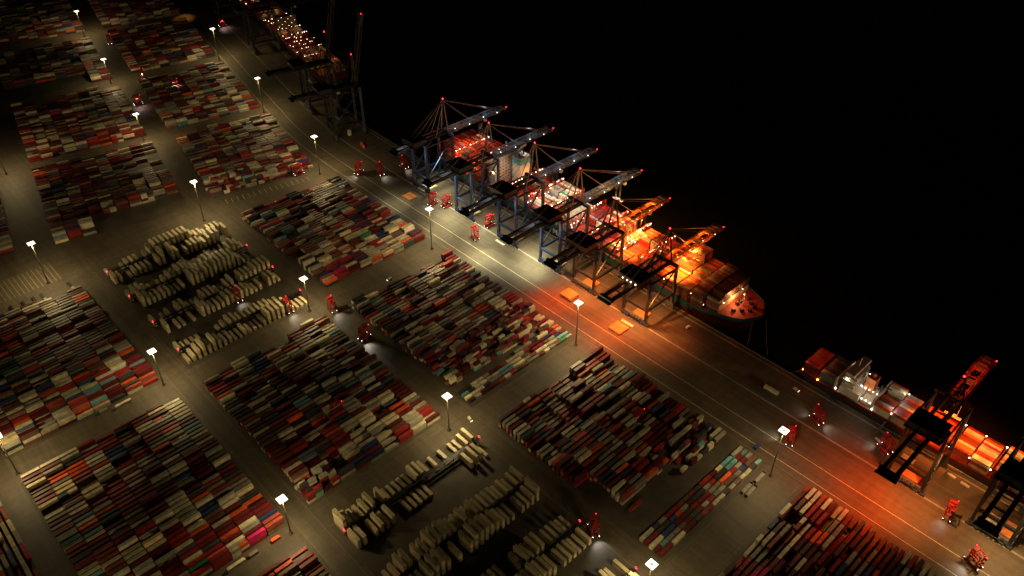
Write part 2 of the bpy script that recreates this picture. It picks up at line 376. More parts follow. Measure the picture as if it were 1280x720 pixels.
block('U',T1,0,-121,55,281,9,'bottom-right block',2.5,1.3,.02,prefs=[(-121,55,281,400,['dark red','brick red','brown','red'],.42)])
block('W',T1,0,-317,-155,4,9,'bottom-edge block',2.3,1.2,.02)
# lengthwise boxes at the lower left corner
def tr90(x0): return lambda x,y_:(x0+ (y_),-8-x)
block('H',lambda a,b_:(b_,a),R(90),-60,-10,-545,13,'corner block',2.2,1.2,.02,prefs=[(-100,0,-600,0,['cream','pale yellow'],.7)])
T2=lambda u,v:W2(u,v)
SEC=[('K4',-88,66,289,9,2.2,1.1,dict(jum=[(38,66,289,410)],low=[(62,66,280,410)],prefs=[(-88,70,280,410,['cream','grey','red','dark red'],.45)])),
('K3',-275,-119,287,9,2.2,1.2,{}),('K2',-470,-313,287,9,2.1,1.5,dict(prefs=[(-470,-302,280,410,['dark red','charcoal','brown'],.35)])),('K1',-655,-510,287,9,2.4,1.3,dict(prefs=[(-655,-510,280,410,['brick red','red','cream'],.5)])),
('K0',-860,-700,287,9,2.2,1.2,{}),
('J4',-85,72,135,10,1.9,2.2,dict(holes=[(40,72,170,262)],prefs=[(-85,72,130,265,['charcoal','dark red','brown'],.5)])),('J3',-268,-114,135,10,2.2,1.4,dict(prefs=[(-268,-104,130,265,['dark red','red','cream'],.4)])),
('J2',-470,-310,133,10,2.1,1.8,dict(holes=[(-345,-312,133,235)],prefs=[(-470,-300,130,265,['charcoal','brown','grey'],.4)])),('J1',-665,-515,133,10,2.3,1.4,{}),('J0',-860,-705,133,10,2.2,1.2,{}),
('I4',-100,62,-15,9,2.2,1.4,{}),('I3',-290,-125,-15,9,2.2,1.2,{})]
SD={'K4':'far block beside the quay bend'}
for bid,u0,u1,v0,ns,mean,amp,kw in SEC:
    block(bid,T2,BB,u0,u1,v0,ns,'far block',mean,amp,.02,**kw)
# loose boxes
def loose(x,y_,rz,Ln,c,lab): BOX.append([x,y_,0,rz,Ln,2.9 if Ln>10 else 2.6,PN.index(c),lab,True])
LOOSE=[(-205,462.5,R(90),LEN40,'dark red','dark red container end to end with a cream one on the open quay'),(-191,463,R(91),LEN40,'cream','cream container end to end with a dark red one on the open quay'),
(-224,456,R(88),LEN40,'brown','low brown container lying dim on the open quay before a pair'),
(-337,108,0,LEN20,'bright orange','short bright orange container alone beside the mast at bottom left'),(-337,92,0,LEN20,'grey','short grey container in the loose line below the bottom-left block'),
(-337,80,0,LEN40,'cream','cream container in the loose line below the bottom-left block'),
(-193,300,0,LEN40,'brick red','brick red container standing alone in the gap of the right middle block'),
(-742,462,R(70),LEN40,'bright orange','orange container lying alone on the quay near three red carriers'),
(-524,86,0,LEN40,'cream','cream container alone below the block on the left edge'),(-527,72,0,LEN20,'grey','short grey container below the block on the left edge'),
(-166,405,R(2),LEN20,'navy blue','short dark blue container alone at the quay end of the right middle block')]
for x,y_,rz,Ln,c,lab in LOOSE: loose(x,y_,rz,Ln,c,lab)
# ------------------------------------------------------------------ ships
def hull(sh,L,Bm,zd,zw,mat,deckmat,bowlen,sternlen,fc=4,trm=None,bowdir=1):
    # local x from 0 stern to L bow
    prof=[]; 
    N=48
    for i in range(N+1):
        s=i/N*L
        hb=Bm/2; lo=Bm/2
        if s>L-bowlen: q=(s-(L-bowlen))/bowlen; hb=Bm/2*math.sqrt(max(0,1-q**2.6)); lo=Bm/2*max(0,1-q**1.15)**.9 if q<.93 else 0
        if s<sternlen: q=1-s/sternlen; hb*=1-.10*q*q; lo*=1-.45*q*q
        prof.append((s,hb,lo))
    b=MB(); m=0
    vs=[]
    for s,hb,lo in prof:
        zt=zd+(fc if s>L-bowlen*.62 else 0)
        cs=min(1.,1.)
        sl=s if s<=L-bowlen else L-bowlen+(s-(L-bowlen))*.90
        vs+=[(s,-hb,zt+1.1),(s,-hb,zt-2.5),(sl,-(hb*.35+lo*.65),zt*.35),(sl,-lo,zw-1),(sl,lo,zw-1),(sl,(hb*.35+lo*.65),zt*.35),(s,hb,zt-2.5),(s,hb,zt+1.1)]
    for i in range(N):
        for k in range(7):
            if k==3: continue
            a=i*8+k; b.add([],[]); b.f.append((a,a+8,a+9,a+1)) ; b.m.append(1 if k in (2,4) and trm else 0)
    b.v=vs
    b.f.append((0,1,2,3,4,5,6,7)); b.m.append(0)
    mats=[mat]+([trm] if trm else [])
    b.obj('hull',mats,sh)
    d=MB(); 
    for i in range(N):
        (s,hb,lo),(s2,hb2,_)=prof[i],prof[i+1]
        z1=zd+(fc if s>L-bowlen*.62 else 0); z2=zd+(fc if s2>L-bowlen*.62 else 0)
        d.add([(s,-hb+.15,z1),(s2,-hb2+.15,z2),(s2,hb2-.15,z2),(s,hb-.15,z1)],[(0,1,2,3)])
    d.obj('deck',deckmat,sh)
def lashing(sh,x,half,z0,z1,lampmat,nl=8,redm=None):
    b=MB(); w_=.55
    for s in (-.55,.55):
        k=0
        for zz in (z0,z0+(z1-z0)*.5,z1): b.bar((x+s,-half,zz),(x+s,half,zz),.22,.35)
        n=int(half*2/3.6)
        for i in range(n+1):
            yy=-half+i*2*half/n; b.bar((x+s,yy,z0-3),(x+s,yy,z1),.28,.28)
            if i<n and i%2==0: b.bar((x+s,yy,z0),(x+s,yy+2*half/n,z1),.15,.15)
    b.box((x,0,z1+.05),(1.1,half*2,.08)); b.box((x,0,z0+(z1-z0)*.5+.05),(1.0,half*2-.4,.08))
    o=b.obj('lashing_bridge',redm or M['redrail'],sh)
    if nl:
        b=MB()
        for i in range(nl):
            yy=-half+1.2+(2*half-2.4)*i/(nl-1)+random.uniform(-.6,.6)
            b.ico((x+.75,yy,z0+(z1-z0)*random.choice([.25,.5,.97,.97])),random.uniform(.25,.5))
        b.obj('lamp_row',lampmat,o)
    return o
DECK=[]
def deck_bay(tr,rz,xb,half,zb,heights,prefs,desc,bid,pitchy=2.52,rd=None,lower=0):
    n=int((2*half)//pitchy)
    for i in range(n):
        yy=-half+pitchy*(i+.5)+(2*half-n*pitchy)/2
        hh=heights(i,n,rd)
        z=zb
        patch=None
        for q in range(hh):
            if patch is None or rd.random()>.45: patch=pick(rd,prefs)
            px_,py_=tr(xb,yy)
            if q>=hh-3 or i<2 or i>n-3 or True:
                DECK.append([px_,py_,z,rz+R(90),LEN40,2.9,patch,(bid,0,i,0,False,desc),q==hh-1])
            z+=2.92
def rig_text(txt,size,loc,rot,mat,parent,name='lettering'):
    cu=bpy.data.curves.new(name,'FONT'); cu.body=txt; cu.size=size; cu.extrude=.04; cu.offset=size*.012
    o=bpy.data.objects.new(name,cu); C.objects.link(o); bpy.context.view_layer.update()
    dg=bpy.context.evaluated_depsgraph_get(); me=bpy.data.meshes.new_from_object(o.evaluated_get(dg)); bpy.data.objects.remove(o)
    me.materials.clear(); me.materials.append(mat)
    o=link(name,me,parent); o.location=loc; o.rotation_euler=rot; return o
# --- ship 1: the large teal ship
YC=522.; S1X0,S1X1=-648.,-240.
s1=thing('container_ship','very large teal-hulled container ship alongside under six cranes, red deck lattices full of lamps','ship',(S1X0,YC,0))
BW=56
hull(s1,S1X1-S1X0,BW,10,-5.5,M['teal'],M['deckred'],60,30,2.5,M['hullred'])
bays=[]
xb=-276.5
k=0
while xb>-640:
    bays.append(xb); xb-=13.6 if k%2==0 else 15.4; k+=1
rd=random.Random(11)
ORG=['bright orange','brick red','red','brown']
BRN=['brown','brown','charcoal','brick red','grey']
MIX=['red','brick red','cream','dark red','bright orange','grey']
CRM=['cream','pale yellow','cream','grey']
SUP=None
for k,xb in enumerate(bays):
    lx=xb-S1X0
    half=BW/2-1.2
    if k==0: half=23
    if -575<xb<-545: 
        continue
    zb=11.6
    if k<=1:
        hf=lambda i,n,r_: 5 if i>2 else 4
        pf=(BRN,.9)
    elif k<=3:
        hf=lambda i,n,r_,k=k: (7 if k==3 else 4) if (n-6<i and k==3) else (4 if i>8 else 3)
        pf=(['bright orange','brick red','brown','grey'] ,.9)
    elif k<=5:
        hf=lambda i,n,r_: 0 if 5<i<14 else 3
        pf=(ORG,.8)
    elif k in (6,7):
        hf=lambda i,n,r_: 1 if i<6 else (0 if i<14 else 3)
        pf=(ORG,.8)
    elif k in (8,12,13,16): hf=lambda i,n,r_: 0 if i>4 else 2; pf=(CRM,.6)
    elif k in (9,10,11): hf=lambda i,n,r_: (0 if i<9 else 3) ; pf=(MIX,.7)
    elif k in (14,15): hf=lambda i,n,r_: 2 if i<12 else 4; pf=(CRM+['brick red'],.8)
    elif k>=21: hf=lambda i,n,r_: 6 if i>3 else 4; pf=(ORG,.85)
    else: hf=lambda i,n,r_: r_.choice([2,3,3]) if i>9 else 0; pf=(MIX,.7)
    deck_bay(lambda a,b_:(a,YC+b_),0,xb,half,zb,hf,pf,'large teal ship','s1_%d'%k,rd=rd)
    # hatch cover strip under the bay
    b=MB()
    for q in range(4):
        b.box((lx,(q-1.5)*(2*half/4),10.75),(12.6,2*half/4-.5,1.5))
    b.obj('hatch_cover',M['hatchcream'] if k in (8,12,13,16,14) else M['deckred'],s1)
for k in range(len(bays)-1):
    xm=(bays[k]+bays[k+1])/2
    if k%2==1 or k==0:
        if -580<xm<-540: continue
        dense=k>4
        lashing(s1,xm-S1X0,BW/2-.8,11,(26 if k<20 else 30) if k>4 else 19,M['gW'] if (k//2)%2 else M['gWarm'],24 if dense else 8)
# superstructure
sup=MB(); sx=-560-S1X0
for i in range(9): sup.box((sx,0,12+i*3.6),(9.5,40 if i<8 else 34,3.3)); sup.box((sx,0,13.9+i*3.6),(10.4,41.5,.3))
sup.box((sx-1,-24,41.5),(5,9,3)); sup.box((sx-1,24,41.5),(5,9,3)); sup.bar((sx,0,44),(sx,0,55),.8)
so=sup.obj('deckhouse',M['white'],s1)
b=MB(); b.box((sx-1,-23.5,43.3),(5.4,10,.5)); b.box((sx-1,23.5,43.3),(5.4,10,.5)); b.obj('bridge_wing_roof',M['cyan'],so)
b=MB()
for i in range(8):
    for j in range(9): b.box((sx+4.8,-17+j*4.2,12.6+i*3.6),(.12,1.2,1.0))
b.obj('window',M['glass'],so)
f2=MB(); f2.box((sx+17,6,26),(12,14,32)); f2.box((sx+17,6,42.6),(13,15,1)); 
fo=f2.obj('funnel',M['white'],s1); b=MB(); b.box((sx+17,6,38.5),(12.6,14.6,6.5)); b.obj('funnel_band',M['cyan'],fo)
b=MB()
for q in (-3,0,3): b.cyl((sx+17,6+q,43),(sx+17,6+q,46.5),.8)
b.obj('exhaust_pipe',M['dark'],fo)
# bow gear
L1=S1X1-S1X0
b=MB(); b.box((L1-30,0,15.5),(.5,44,6)); 
for q in range(-6,7): b.bar((L1-30,q*3.5,12.5),(L1-33,q*3.5,18),.25)
b.obj('breakwater',M['hatchcream'],s1)
b=MB()
for xx,yy in ((-16,-7),(-16,7),(-21,-12),(-21,11),(-11,-2),(-11,5),(-24,-2),(-24,3)):
    b.cyl((L1+xx,yy-1.3,13.8),(L1+xx,yy+1.3,13.8),1.0); b.box((L1+xx,yy,13.1),(2.4,3.4,.9)); b.box((L1+xx-1.8,yy,13.7),(1,1,1.6))
b.obj('winch',M['dark'],s1)
b=MB(); b.cyl((L1-20,0,12.5),(L1-20,0,27),.5,.3); b.bar((L1-20,-3,24),(L1-20,3,24),.3); b.bar((L1-20,0,20),(L1-25,0,12.5),.25)
mo=b.obj('foremast',M['cream'],s1)
b=MB(); b.ico((L1-20.8,0,24.5),.5); b.ico((L1-29.4,-16,19),.4); b.ico((L1-29.4,12,19),.4); b.obj('lamp',M['gWarm'],mo)
b=MB()
for q in (-1,1):
    for i in range(12):
        s=L1-40+i*3.2; hb=BW/2*math.sqrt(max(0,1-((s-(L1-60))/60)**2.6))-.4
        b.bar((s,q*hb,12.4),(s,q*hb,13.9),.1)
b.obj('bow_rail',M['white'],s1)
rig_text('MAERSK',8.6,(-462-S1X0,-BW/2-.12,1.6),(R(90),0,0),M['white'],s1)
# mooring lines of the bow
# --- ship 2: feeder at right
S2X0,S2X1=-186.,40.; YC2=508.; B2=30
s2=thing('feeder_ship','smaller dark red container ship at the right with a lit deckhouse near its stern','ship',(S2X0,YC2,0))
hull(s2,S2X1-S2X0,B2,5.2,-5.5,M['hullred'],M['deckred'],30,14,2,M['hulldark'])
b2=[-178,-163.5,None,-118,-104.5,-89,-75.5,-60,-46.5,-31,-17.5,-2,12]
for k,xb in enumerate(b2):
    if xb is None: continue
    half=B2/2-.9
    if k==0: half=13
    if k==0: hf=lambda i,n,r_:3; pf=(['brick red','dark red','red'],.95)
    elif k==1: hf=lambda i,n,r_:3; pf=(['charcoal','slate blue','charcoal'],.95)
    elif k in (3,): hf=lambda i,n,r_:3 if i<5 else (2 if i<8 else 4); pf=(['cream','brick red','bright orange','grey'],.9)
    elif k==4: hf=lambda i,n,r_:3 if i<6 else 3; pf=(['bright orange','brick red','red','grey'],.95)
    elif k in (5,6): hf=lambda i,n,r_:3; pf=(['bright orange','bright orange','red'],.9)
    elif k in (7,8): hf=lambda i,n,r_:3; pf=(['bright orange','red','cream','brick red'],.9)
    elif k==9: hf=lambda i,n,r_:3 if i<9 else 4; pf=(['cream','grey','bright orange','brown'],.85)
    else: hf=lambda i,n,r_:r_.choice([1,2]); pf=(['cream','brick red','grey'],.8)
    deck_bay(lambda a,b_:(a,YC2+b_),0,xb,half,6.6,hf,pf,'feeder ship at the right','s2_%d'%k,rd=rd)
    b=MB(); b.box((xb-S2X0,0,5.85),(12.6,2*half-1,1.3)); b.obj('hatch_cover',M['deckred'],s2)
for xm in (-97,-111,-82,-68,-53.5,-39,-24,-9.5): 
    b=MB()
    for q in (-1,1): b.bar((xm-S2X0,q*(B2/2-.5),5.2),(xm-S2X0,q*(B2/2-.5),13.5),.5)
    b.bar((xm-S2X0,-B2/2+.5,13.5),(xm-S2X0,B2/2-.5,13.5),.5); o=b.obj('lashing_bridge',M['redrail'],s2)
    b=MB(); 
    for q in (-1,1): b.ico((xm-S2X0,q*(B2/2-.4),14.2),.5)
    b.obj('lamp',M['gW'] if xm in (-111,-39,-68) else M['gWarm'],o)
hx=-140-S2X0
b=MB()
b.box((hx-5,0,9),(16,26,7)); 
for i in range(4): b.box((hx-8,0,13.8+i*3),(9,22-i,2.7)); b.box((hx-8,0,15.3+i*3),(10.4,23.5-i,.25))
b.box((hx-8,0,26.4),(6.5,27,2.6)); b.bar((hx-8,0,27),(hx-8,0,36),.5); b.bar((hx-8,-3,33),(hx-8,3,33),.3)
for i in range(14): b.bar((hx-13+i*2.2,-14.3,5.2),(hx-13+i*2.2,-14.3,7),.18)
b.bar((hx-13,-14.3,7),(hx+16,-14.3,7),.2); b.box((hx+10,0,7),(12,22,3))
dh=b.obj('deckhouse',M['white'],s2)
b=MB()
for i in range(3):
    for j in range(7): b.box((hx-3.45,-9+j*3,14+i*3),(.12,1.1,1))
b.obj('window',M['glass'],dh)
b=MB(); b.box((hx+4,3,16),(7,8,14)); b.cyl((hx+4,3,23),(hx+4,3,26),1.3); b.obj('funnel',M['hatch'],s2)
b=MB(); # free-fall boat slip and stern crane
b.bar((hx+12,2,8),(hx+12,2,20),1); b.bar((hx+12,2,19),(hx+22,9,15),.6); b.bar((hx+16,-6,8.6),(hx+16,8,14),.6)
for i in range(6): b.cyl((hx+9+i*1.4,8,9),(hx+9+i*1.4,8,10.5+i%3),.6)
b.obj('stern_crane',M['dark'],s2)
for s in (-156.3,-125.8):
    b=MB(); b.box((s-S2X0,0,12.5),(1.1,B2-1,11)); b.obj('cell_guide_wall',M['cream'],s2)
b=MB()
for i in range(5): b.ico((hx-2+i*3.4,-11.5,10+.4*(i%2)),.42)
for i in range(5): b.ico((hx-1+i*3.2,-2,13),.42)
for yy in (-14,): b.ico((hx-15,yy,8),.6); b.ico((hx+15,yy,8),.7)
b.ico((hx-14,11,17),.8); b.ico((hx-1,9,18),.5)
b.obj('deck_lamp',M['gW'],dh)
b=MB(); b.ico((-186-S2X0+2,-12,7),.8); b.ico((-170-S2X0,-14.5,7),.8); b.ico((-12-S2X0,-13,9),.8);b.ico((hx-6,6,12),1.0); b.obj('sodium_lamp',M['gO'],dh)
b=MB(); b.bar((0,0,6),(-14,-20,.6),.9,.3)
# --- ship 3 in sector 2
x3,y3=W2(-560,514)
s3=thing('distant_ship','far container ship at the top of the photo, decks crowded with small warm lamps','ship',(x3,y3,0),BB)
hull(s3,440,40,8,-5.5,M['hulldark'],M['deckred'],45,20,2,M['hullred'])
for k,lu in enumerate(range(14,400,29)):
    for e in (0,13.2):
        if 6<k<8 and e==0: continue
        hh=[3,4,0,2,4,3,0,0,2,0,0,2,3,3][k%14]
        deck_bay(lambda a,b_:W2(-560+a,514+b_),BB,lu+e,18.5,9.5,lambda i,n,r_,hh=hh:hh,(MIX,.7),'far ship','s3_%d'%k,rd=rd)
    o=lashing(s3,lu-7.9,19,9,18,M['gWarm'],12)
b=MB()
for i in range(8): b.box((232,0,9+i*3.3),(10,30,3)); 
o=b.obj('deckhouse',M['brownhouse3'],s3)
b=MB()
for i in range(8):
    for j in range(6):
        if (i*7+j*5)%3: continue
        b.ico((237.5,-12+j*4.8,10+i*3.3),.26)
b.obj('deck_lamp',M['gWarm'],o)
# ------------------------------------------------------------------ choose 300 largest, rest as stuff
def area(o):
    x,yy,z,rz,Ln,H,c,inf,top=o
    ca,sa=math.cos(rz),math.sin(rz)
    q=[(x+a*1.22*ca-b_*Ln/2*sa,yy+a*1.22*sa+b_*Ln/2*ca,z+H) for a,b_ in ((-1,-1),(1,-1),(1,1),(-1,1))]
    P=[pix(v) for v in q]
    if any(pz<1 or not(2<px_<1278 and 2<py_<718) for px_,py_,pz in P): return 0
    a=0
    for i in range(4): a+=P[i][0]*P[(i+1)%4][1]-P[(i+1)%4][0]*P[i][1]
    a=abs(a)/2
    return a if top else a*.25
for o in BOX: o.append(area(o))
for o in DECK: o.append(area(o)*.92)
cand=sorted([o for o in BOX+DECK if o[-1]>0],key=lambda o:-o[-1])[:300]
ids=set(id(o) for o in cand)
def stuffmesh(lst,name,label):
    b=MB()
    for o in lst:
        if id(o) in ids: continue
        x,yy,z,rz,Ln,H,c,inf,top=o[:9]
        b.box((x,yy,z+H/2),(2.44,Ln,H),rz,c)
    ob=b.obj(name,PM); tag(ob,label,'containers',None,'stuff'); return ob
# hand-written labels for the loose ones, generated ones for the ranks
seen={}
rowcount={}
for o in cand:
    x,yy,z,rz,Ln,H,c,inf,top=o[:9]
    me,dm=CM['40' if Ln>10 else '20']
    ob=link('shipping_container',me,None,(x,yy,z),rz)
    ob.material_slots[0].link='OBJECT'; ob.material_slots[0].material=PM[c]
    d=link('door',dm,ob); d.material_slots[0].link='OBJECT'; d.material_slots[0].material=PM[c]
    if isinstance(inf,str): lab=inf
    elif inf[0].startswith('s'):
        lab='%s container %s from the quay in the %s bay of the %s'%(PN[c],ORD[inf[2]],ORD[int(inf[0].split('_')[1])],inf[5].replace(' at the right',''))
    else:
        sz='short' if Ln<10 else 'long'
        lab='%s %s container, %s along the %s row of the %s'%(sz,PN[c],ORD[inf[2]],ORD[inf[1]],inf[5])
        if not top: lab=lab.replace('container,','lower container,').replace('long ','')
    ob['_k']=0
    del ob['_k']
    if lab in seen:
        seen[lab]+=1
        lab=lab.replace('short','nearer short') if 'short' in lab else lab.replace('container','lowest container')
    seen[lab]=1
    tag(ob,lab,'shipping container','shipping containers of the yard and ships')
stuffmesh(BOX,'container_stacks','thousands of further steel containers stacked in straight rows across the yard blocks')
stuffmesh(DECK,'deck_cargo','further containers stowed in bays across the decks of the ships')
# ------------------------------------------------------------------ reefers
def reefer_mesh():
    b=MB(); Ln,wd,H=12.19,2.44,2.9
    b.box((0,0,H/2),(Ln-.1,wd-.1,H-.1))
    for sx in (-1,1):
        for sy in (-1,1): b.box((sx*(Ln/2-.08),sy*(wd/2-.08),H/2),(.17,.17,H+.01))
    for s in (-1,1): b.box((0,s*(wd/2-.04),.08),(Ln-.3,.1,.17)); b.box((0,s*(wd/2-.04),H-.07),(Ln-.3,.1,.14))
    for i in range(1,8): b.box((-Ln/2+i*Ln/8,0,H-.02),(.12,wd-.2,.05))
    u=MB(); u.box((Ln/2+.02,0,H*.5),(.12,2.0,2.2)); u.cyl((Ln/2+.06,0,H*.68),(Ln/2+.14,0,H*.68),.42,n=12); u.box((Ln/2+.1,.5,.7),(.1,.7,.7))
    return b.mesh('reefer',M['reefer']),u.mesh('cooling_unit',M['unit'])
RM,RU=reefer_mesh()
RB=[]
def rack(x,y0,y1,label):
    t=thing('reefer_rack',label,'reefer rack',(x,0,0),0,'steel power racks between the reefers')
    b=MB(); L_=y1-y0; n=int(L_/8)
    for i in range(n+1):
        yy=y0+i*L_/n
        for s in (-1.2,1.2): b.bar((s,yy,0),(s,yy,6.6),.22)
        b.bar((-1.2,yy,3),(1.2,yy,3),.2); b.bar((-1.2,yy,6.4),(1.2,yy,6.4),.2)
    for s in (-1.2,1.2):
        for z in (.3,6.4): b.bar((s,y0-.2,z),(s,y1+.2,z),.26)
    b.obj('frame',M['dark'],t)
    b=MB()
    for z in (3,6.1):
        b.box((0,(y0+y1)/2,z),(1.7,L_,.12))
    b.obj('walkway',M['dark'],t)
    b=MB()
    for z in (4.1,7.2):
        for s in (-1.15,1.15): b.bar((s,y0,z),(s,y1,z),.09)
    b.obj('handrail',M['dark'],t)
    for yy,s in ((y0-.5,0),(y1+.5,0)):
        b=MB(); b.ico((0,yy,8.2),.42); b.ico((.75,yy,7.6),.42); b.obj('warning_lamp',M['gR'],t)
for bid,xs,y0,y1 in (('A',(-691,-642,-594,-546.5),143,257),('B',(-308,-256,-208,-160),143,259)):
    for ri,x in enumerate(xs):
        rack(x,y0,y1,'%s dark power rack of the %s reefer block, red lamps at its ends'%(ORD[ri],'upper' if bid=='A' else 'lower'))
        for side in (-1,1):
            i=0; yy=y0+1.6
            run=0
            while yy<y1-1:
                v=vnoise(yy/13.,ri*7+side*3,bid); rd=random.Random('%s%d%d%d'%(bid,ri,side,i))
                base=v*5.4+.2
                if bid=='A' and ri==3: base=v*4.2-.3
                if bid=='B' and ri==0: base=v*5.2-.2
                n=int(max(0,min(5,round(base+rd.uniform(-.5,.5)))))
                if rd.random()<.10: n=0
                for q in range(n):
                    RB.append((x+side*(1.7+6.1)+rd.uniform(-.15,.15),yy,q*2.92,0 if side<0 else math.pi,bid,ri,side,i,q==n-1))
                yy+=4.6; i+=1
    if bid=='B':
        pass
def rarea(o):
    px_,py_,pz=pix((o[0],o[1],o[2]+2.9))
    if not(4<px_<1276 and 4<py_<716): return 0
    return 1e6/pz**2*(1 if o[8] else .3)
rc=sorted([o for o in RB if rarea(o)>0],key=lambda o:-rarea(o))[:290]; rid=set(id(o) for o in rc)
for o in rc:
    ob=link('reefer_container',RM,None,(o[0],o[1],o[2]),o[3]); u=link('cooling_unit',RU,ob)
    k=sum(1 for q in RB if q[4:7]==o[4:7] and q[7]<=o[7] and q[8])
    tag(ob,'%s cream reefer, %s %s the %s rack of the %s reefers'%('topmost' if o[8] else ['lowest','second-level','third-level','fourth-level','fifth-level'][int(round(o[2]/2.92))],ORD[o[7]],'beyond' if o[6]<0 else 'before',ORD[o[5]],'upper' if o[4]=='A' else 'lower'),'reefer container','refrigerated containers at the power racks')
b=MB()
for o in RB:
    if id(o) not in rid: b.box((o[0],o[1],o[2]+1.45),(12.19,2.44,2.9))
tag(b.obj('reefer_stacks',M['reefer']),'further cream refrigerated containers stacked at the racks','containers',None,'stuff')
# ------------------------------------------------------------------ cranes
def crane(loc,rz,label,kind='A',gz=58,az=93,tip=120,rear=-48,orange=False,raised=False,dim=1.,house=True,bright=True,bm=None):
    t=thing('ship_crane',label,'container crane',loc,rz,'ship-to-shore gantry cranes on the quay rails')
    W_=13.2; D=36.; col=M['navy'] if kind=='A' else M['dark']; st=M['grey'] if kind=='B' else M['navy']
    if kind=='C': col=M['dark']; st=M['grey']
    # bogies
    for yy in (0,D):
        for s in (-1,1):
            b=MB(); xc=s*(W_-2.6)
            b.box((xc,yy,2.9),(8.5,1.3,1.2)); b.box((xc-2.6,yy,1.8),(3.6,1.6,1)); b.box((xc+2.6,yy,1.8),(3.6,1.6,1)); b.box((xc,yy,4.1),(2.6,1.8,1.6))
            for q in (-3.8,-2.1,-.6,.6,2.1,3.8): b.box((xc+q,yy,1.3),(1.0,.9,.5))
            bo=b.obj('bogie',st,t)
            b=MB()
            for q in (-3.9,-2.2,-1.4,1.4,2.2,3.9): b.cyl((xc+q,yy-.35,.55),(xc+q,yy+.35,.55),.5,n=8)
            b.obj('wheel',M['tyre'],bo)
    for yy in (0,D):
        b=MB(); b.box((0,yy,5.6),(2*W_+1.6,1.7,2.0)); 
        if yy==0:
            for q in range(-6,7,3): b.box((q,-1.4,5),(1.6,1,1.8))
        b.obj('sill_beam',st,t)
        for s in (-1,1):
            b=MB(); b.bar((s*(W_-1),yy,6.6),(s*(W_-1.3),yy,gz+1),2.0,2.4)
            b.obj('leg',col if yy==0 else st,t)
    for s in (-1,1):
        b=MB(); b.bar((s*(W_-1.1),0,17),(s*(W_-1.1),D,17),1.7,2.3); b.obj('portal_beam',col,t)
    for yy,zc,e in ((0,17.2,0),(D,22,0),(0,gz,.5),(D,gz,.5)):
        b=MB(); b.bar((-W_+1+e,yy,zc),(W_-1-e,yy,zc),1.8+e,2.4+e/2); b.obj('cross_beam',col,t)
    for s in (-1,1):
        b=MB()
        b.bar((s*(W_-1.2),0,18),(s*(W_-1.2),D,gz-1),1.0,1.0); b.bar((s*(W_-1.2),0,gz-2),(s*(W_-1.2),D,gz-2),1.2,1.3)
        b.bar((s*(W_-1.2),0,18),(s*(W_-1.2),6,gz-6) ,.3,.3)
        b.obj('brace',col,t)
    # stairs tower on a land leg
    b=MB()
    for i in range(12):
        z=7+i*3.6; b.bar((W_+.4,-1+(i%2)*3,z),(W_+.4,2-(i%2)*3,z+3.6),.5,.18)
    for q in (-1.2,2.2): b.bar((W_+.8,q,6),(W_+.8,q,gz-4),.14)
    b.obj('stairway',M['grey'],t)
    # girder fixed part
    lat=M['truss']
    def truss(y0,y1,z,x,name,par,mat,h=3.2,w2=1.6,rot=None,pl=True,step=4.5):
        b=MB()
        n=max(1,int((y1-y0)/step))
        for s in (-1,1):
            for dx in (-w2/2,w2/2):
                for dz in (0,h): b.bar((s*x+dx,y0,z+dz),(s*x+dx,y1,z+dz),.5,.5)
            for i in range(n):
                a=y0+i*(y1-y0)/n; c=y0+(i+1)*(y1-y0)/n
                if i%2: a2,c2=c,a
                else: a2,c2=a,c
                for dx in (-w2/2,w2/2): b.bar((s*x+dx,a2,z),(s*x+dx,c2,z+h),.34,.34); b.bar((s*x+dx,a,z),(s*x+dx,a,z+h),.3,.3)
                b.bar((s*x-w2/2,a2,z+h),(s*x+w2/2,c2,z+h),.2,.2)
        for i in range(0,n+1,2): 
            a=y0+i*(y1-y0)/n; b.bar((-x,a,z+h),(x,a,z+h),.5,.5); b.bar((-x,a,z),(x,min(y1,a+2*(y1-y0)/n),z),.25,.25)
        # walkway
        if pl: b.box((x+w2/2+.75,(y0+y1)/2,z+.3),(1,y1-y0,.1)); b.bar((x+w2/2+1.2,y0,z+1.4),(x+w2/2+1.2,y1,z+1.4),.1,.1)
        return b.obj(name,mat,par)
    gx=3.4 if kind=='A' else 4.0
    def solid(y0,y1,z,name,par,mat):
        b=MB()
        for s in (-1,1): b.box((s*gx,(y0+y1)/2,z+1.2),(1.9,y1-y0,3.0)); b.box((s*(gx+1.2),(y0+y1)/2,z+.4),(1.0,y1-y0,.12)); b.bar((s*(gx+1.7),y0,z+1.5),(s*(gx+1.7),y1,z+1.5),.1,.1)
        for i in range(6):
            a=y0+(i+.02)*(y1-y0)/5.05; b.box((0,a,z+.5),(2*gx,.8,.9))
        return b.obj(name,mat,par)
    zb=gz-1.3
    solid(rear,D,zb,'rear_girder',t,M['dark'])
    # boom
    Lb=tip-D
    bo=truss(0,Lb,0,gx,'boom',t,bm or (M['truss'] if kind!='C' else M['dark']))
    bo.location=(0,D,zb); 
    if raised: bo.rotation_euler=(R(78),0,0)
    elif kind!='A': pass
    b=MB(); b.box((0,Lb-1,1.4),(2*gx+2.4,2.6,2.4)); b.box((0,Lb-8,.3),(2*gx+3,12,.2)); b.bar((-gx,Lb-12,0),(-gx,Lb-12,4.2),.2); b.bar((gx,Lb-12,0),(gx,Lb-12,4.2),.2); b.bar((-gx,Lb-12,4.2),(gx,Lb-12,4.2),.2); b.box((0,Lb-2,.5),(2,5,.4)); 
    b.obj('boom_head',M['stay'],bo)
    b=MB(); b.ico((gx+1.2,Lb+.4,3.4),.55); b.obj('warning_lamp',M['gR'],bo)
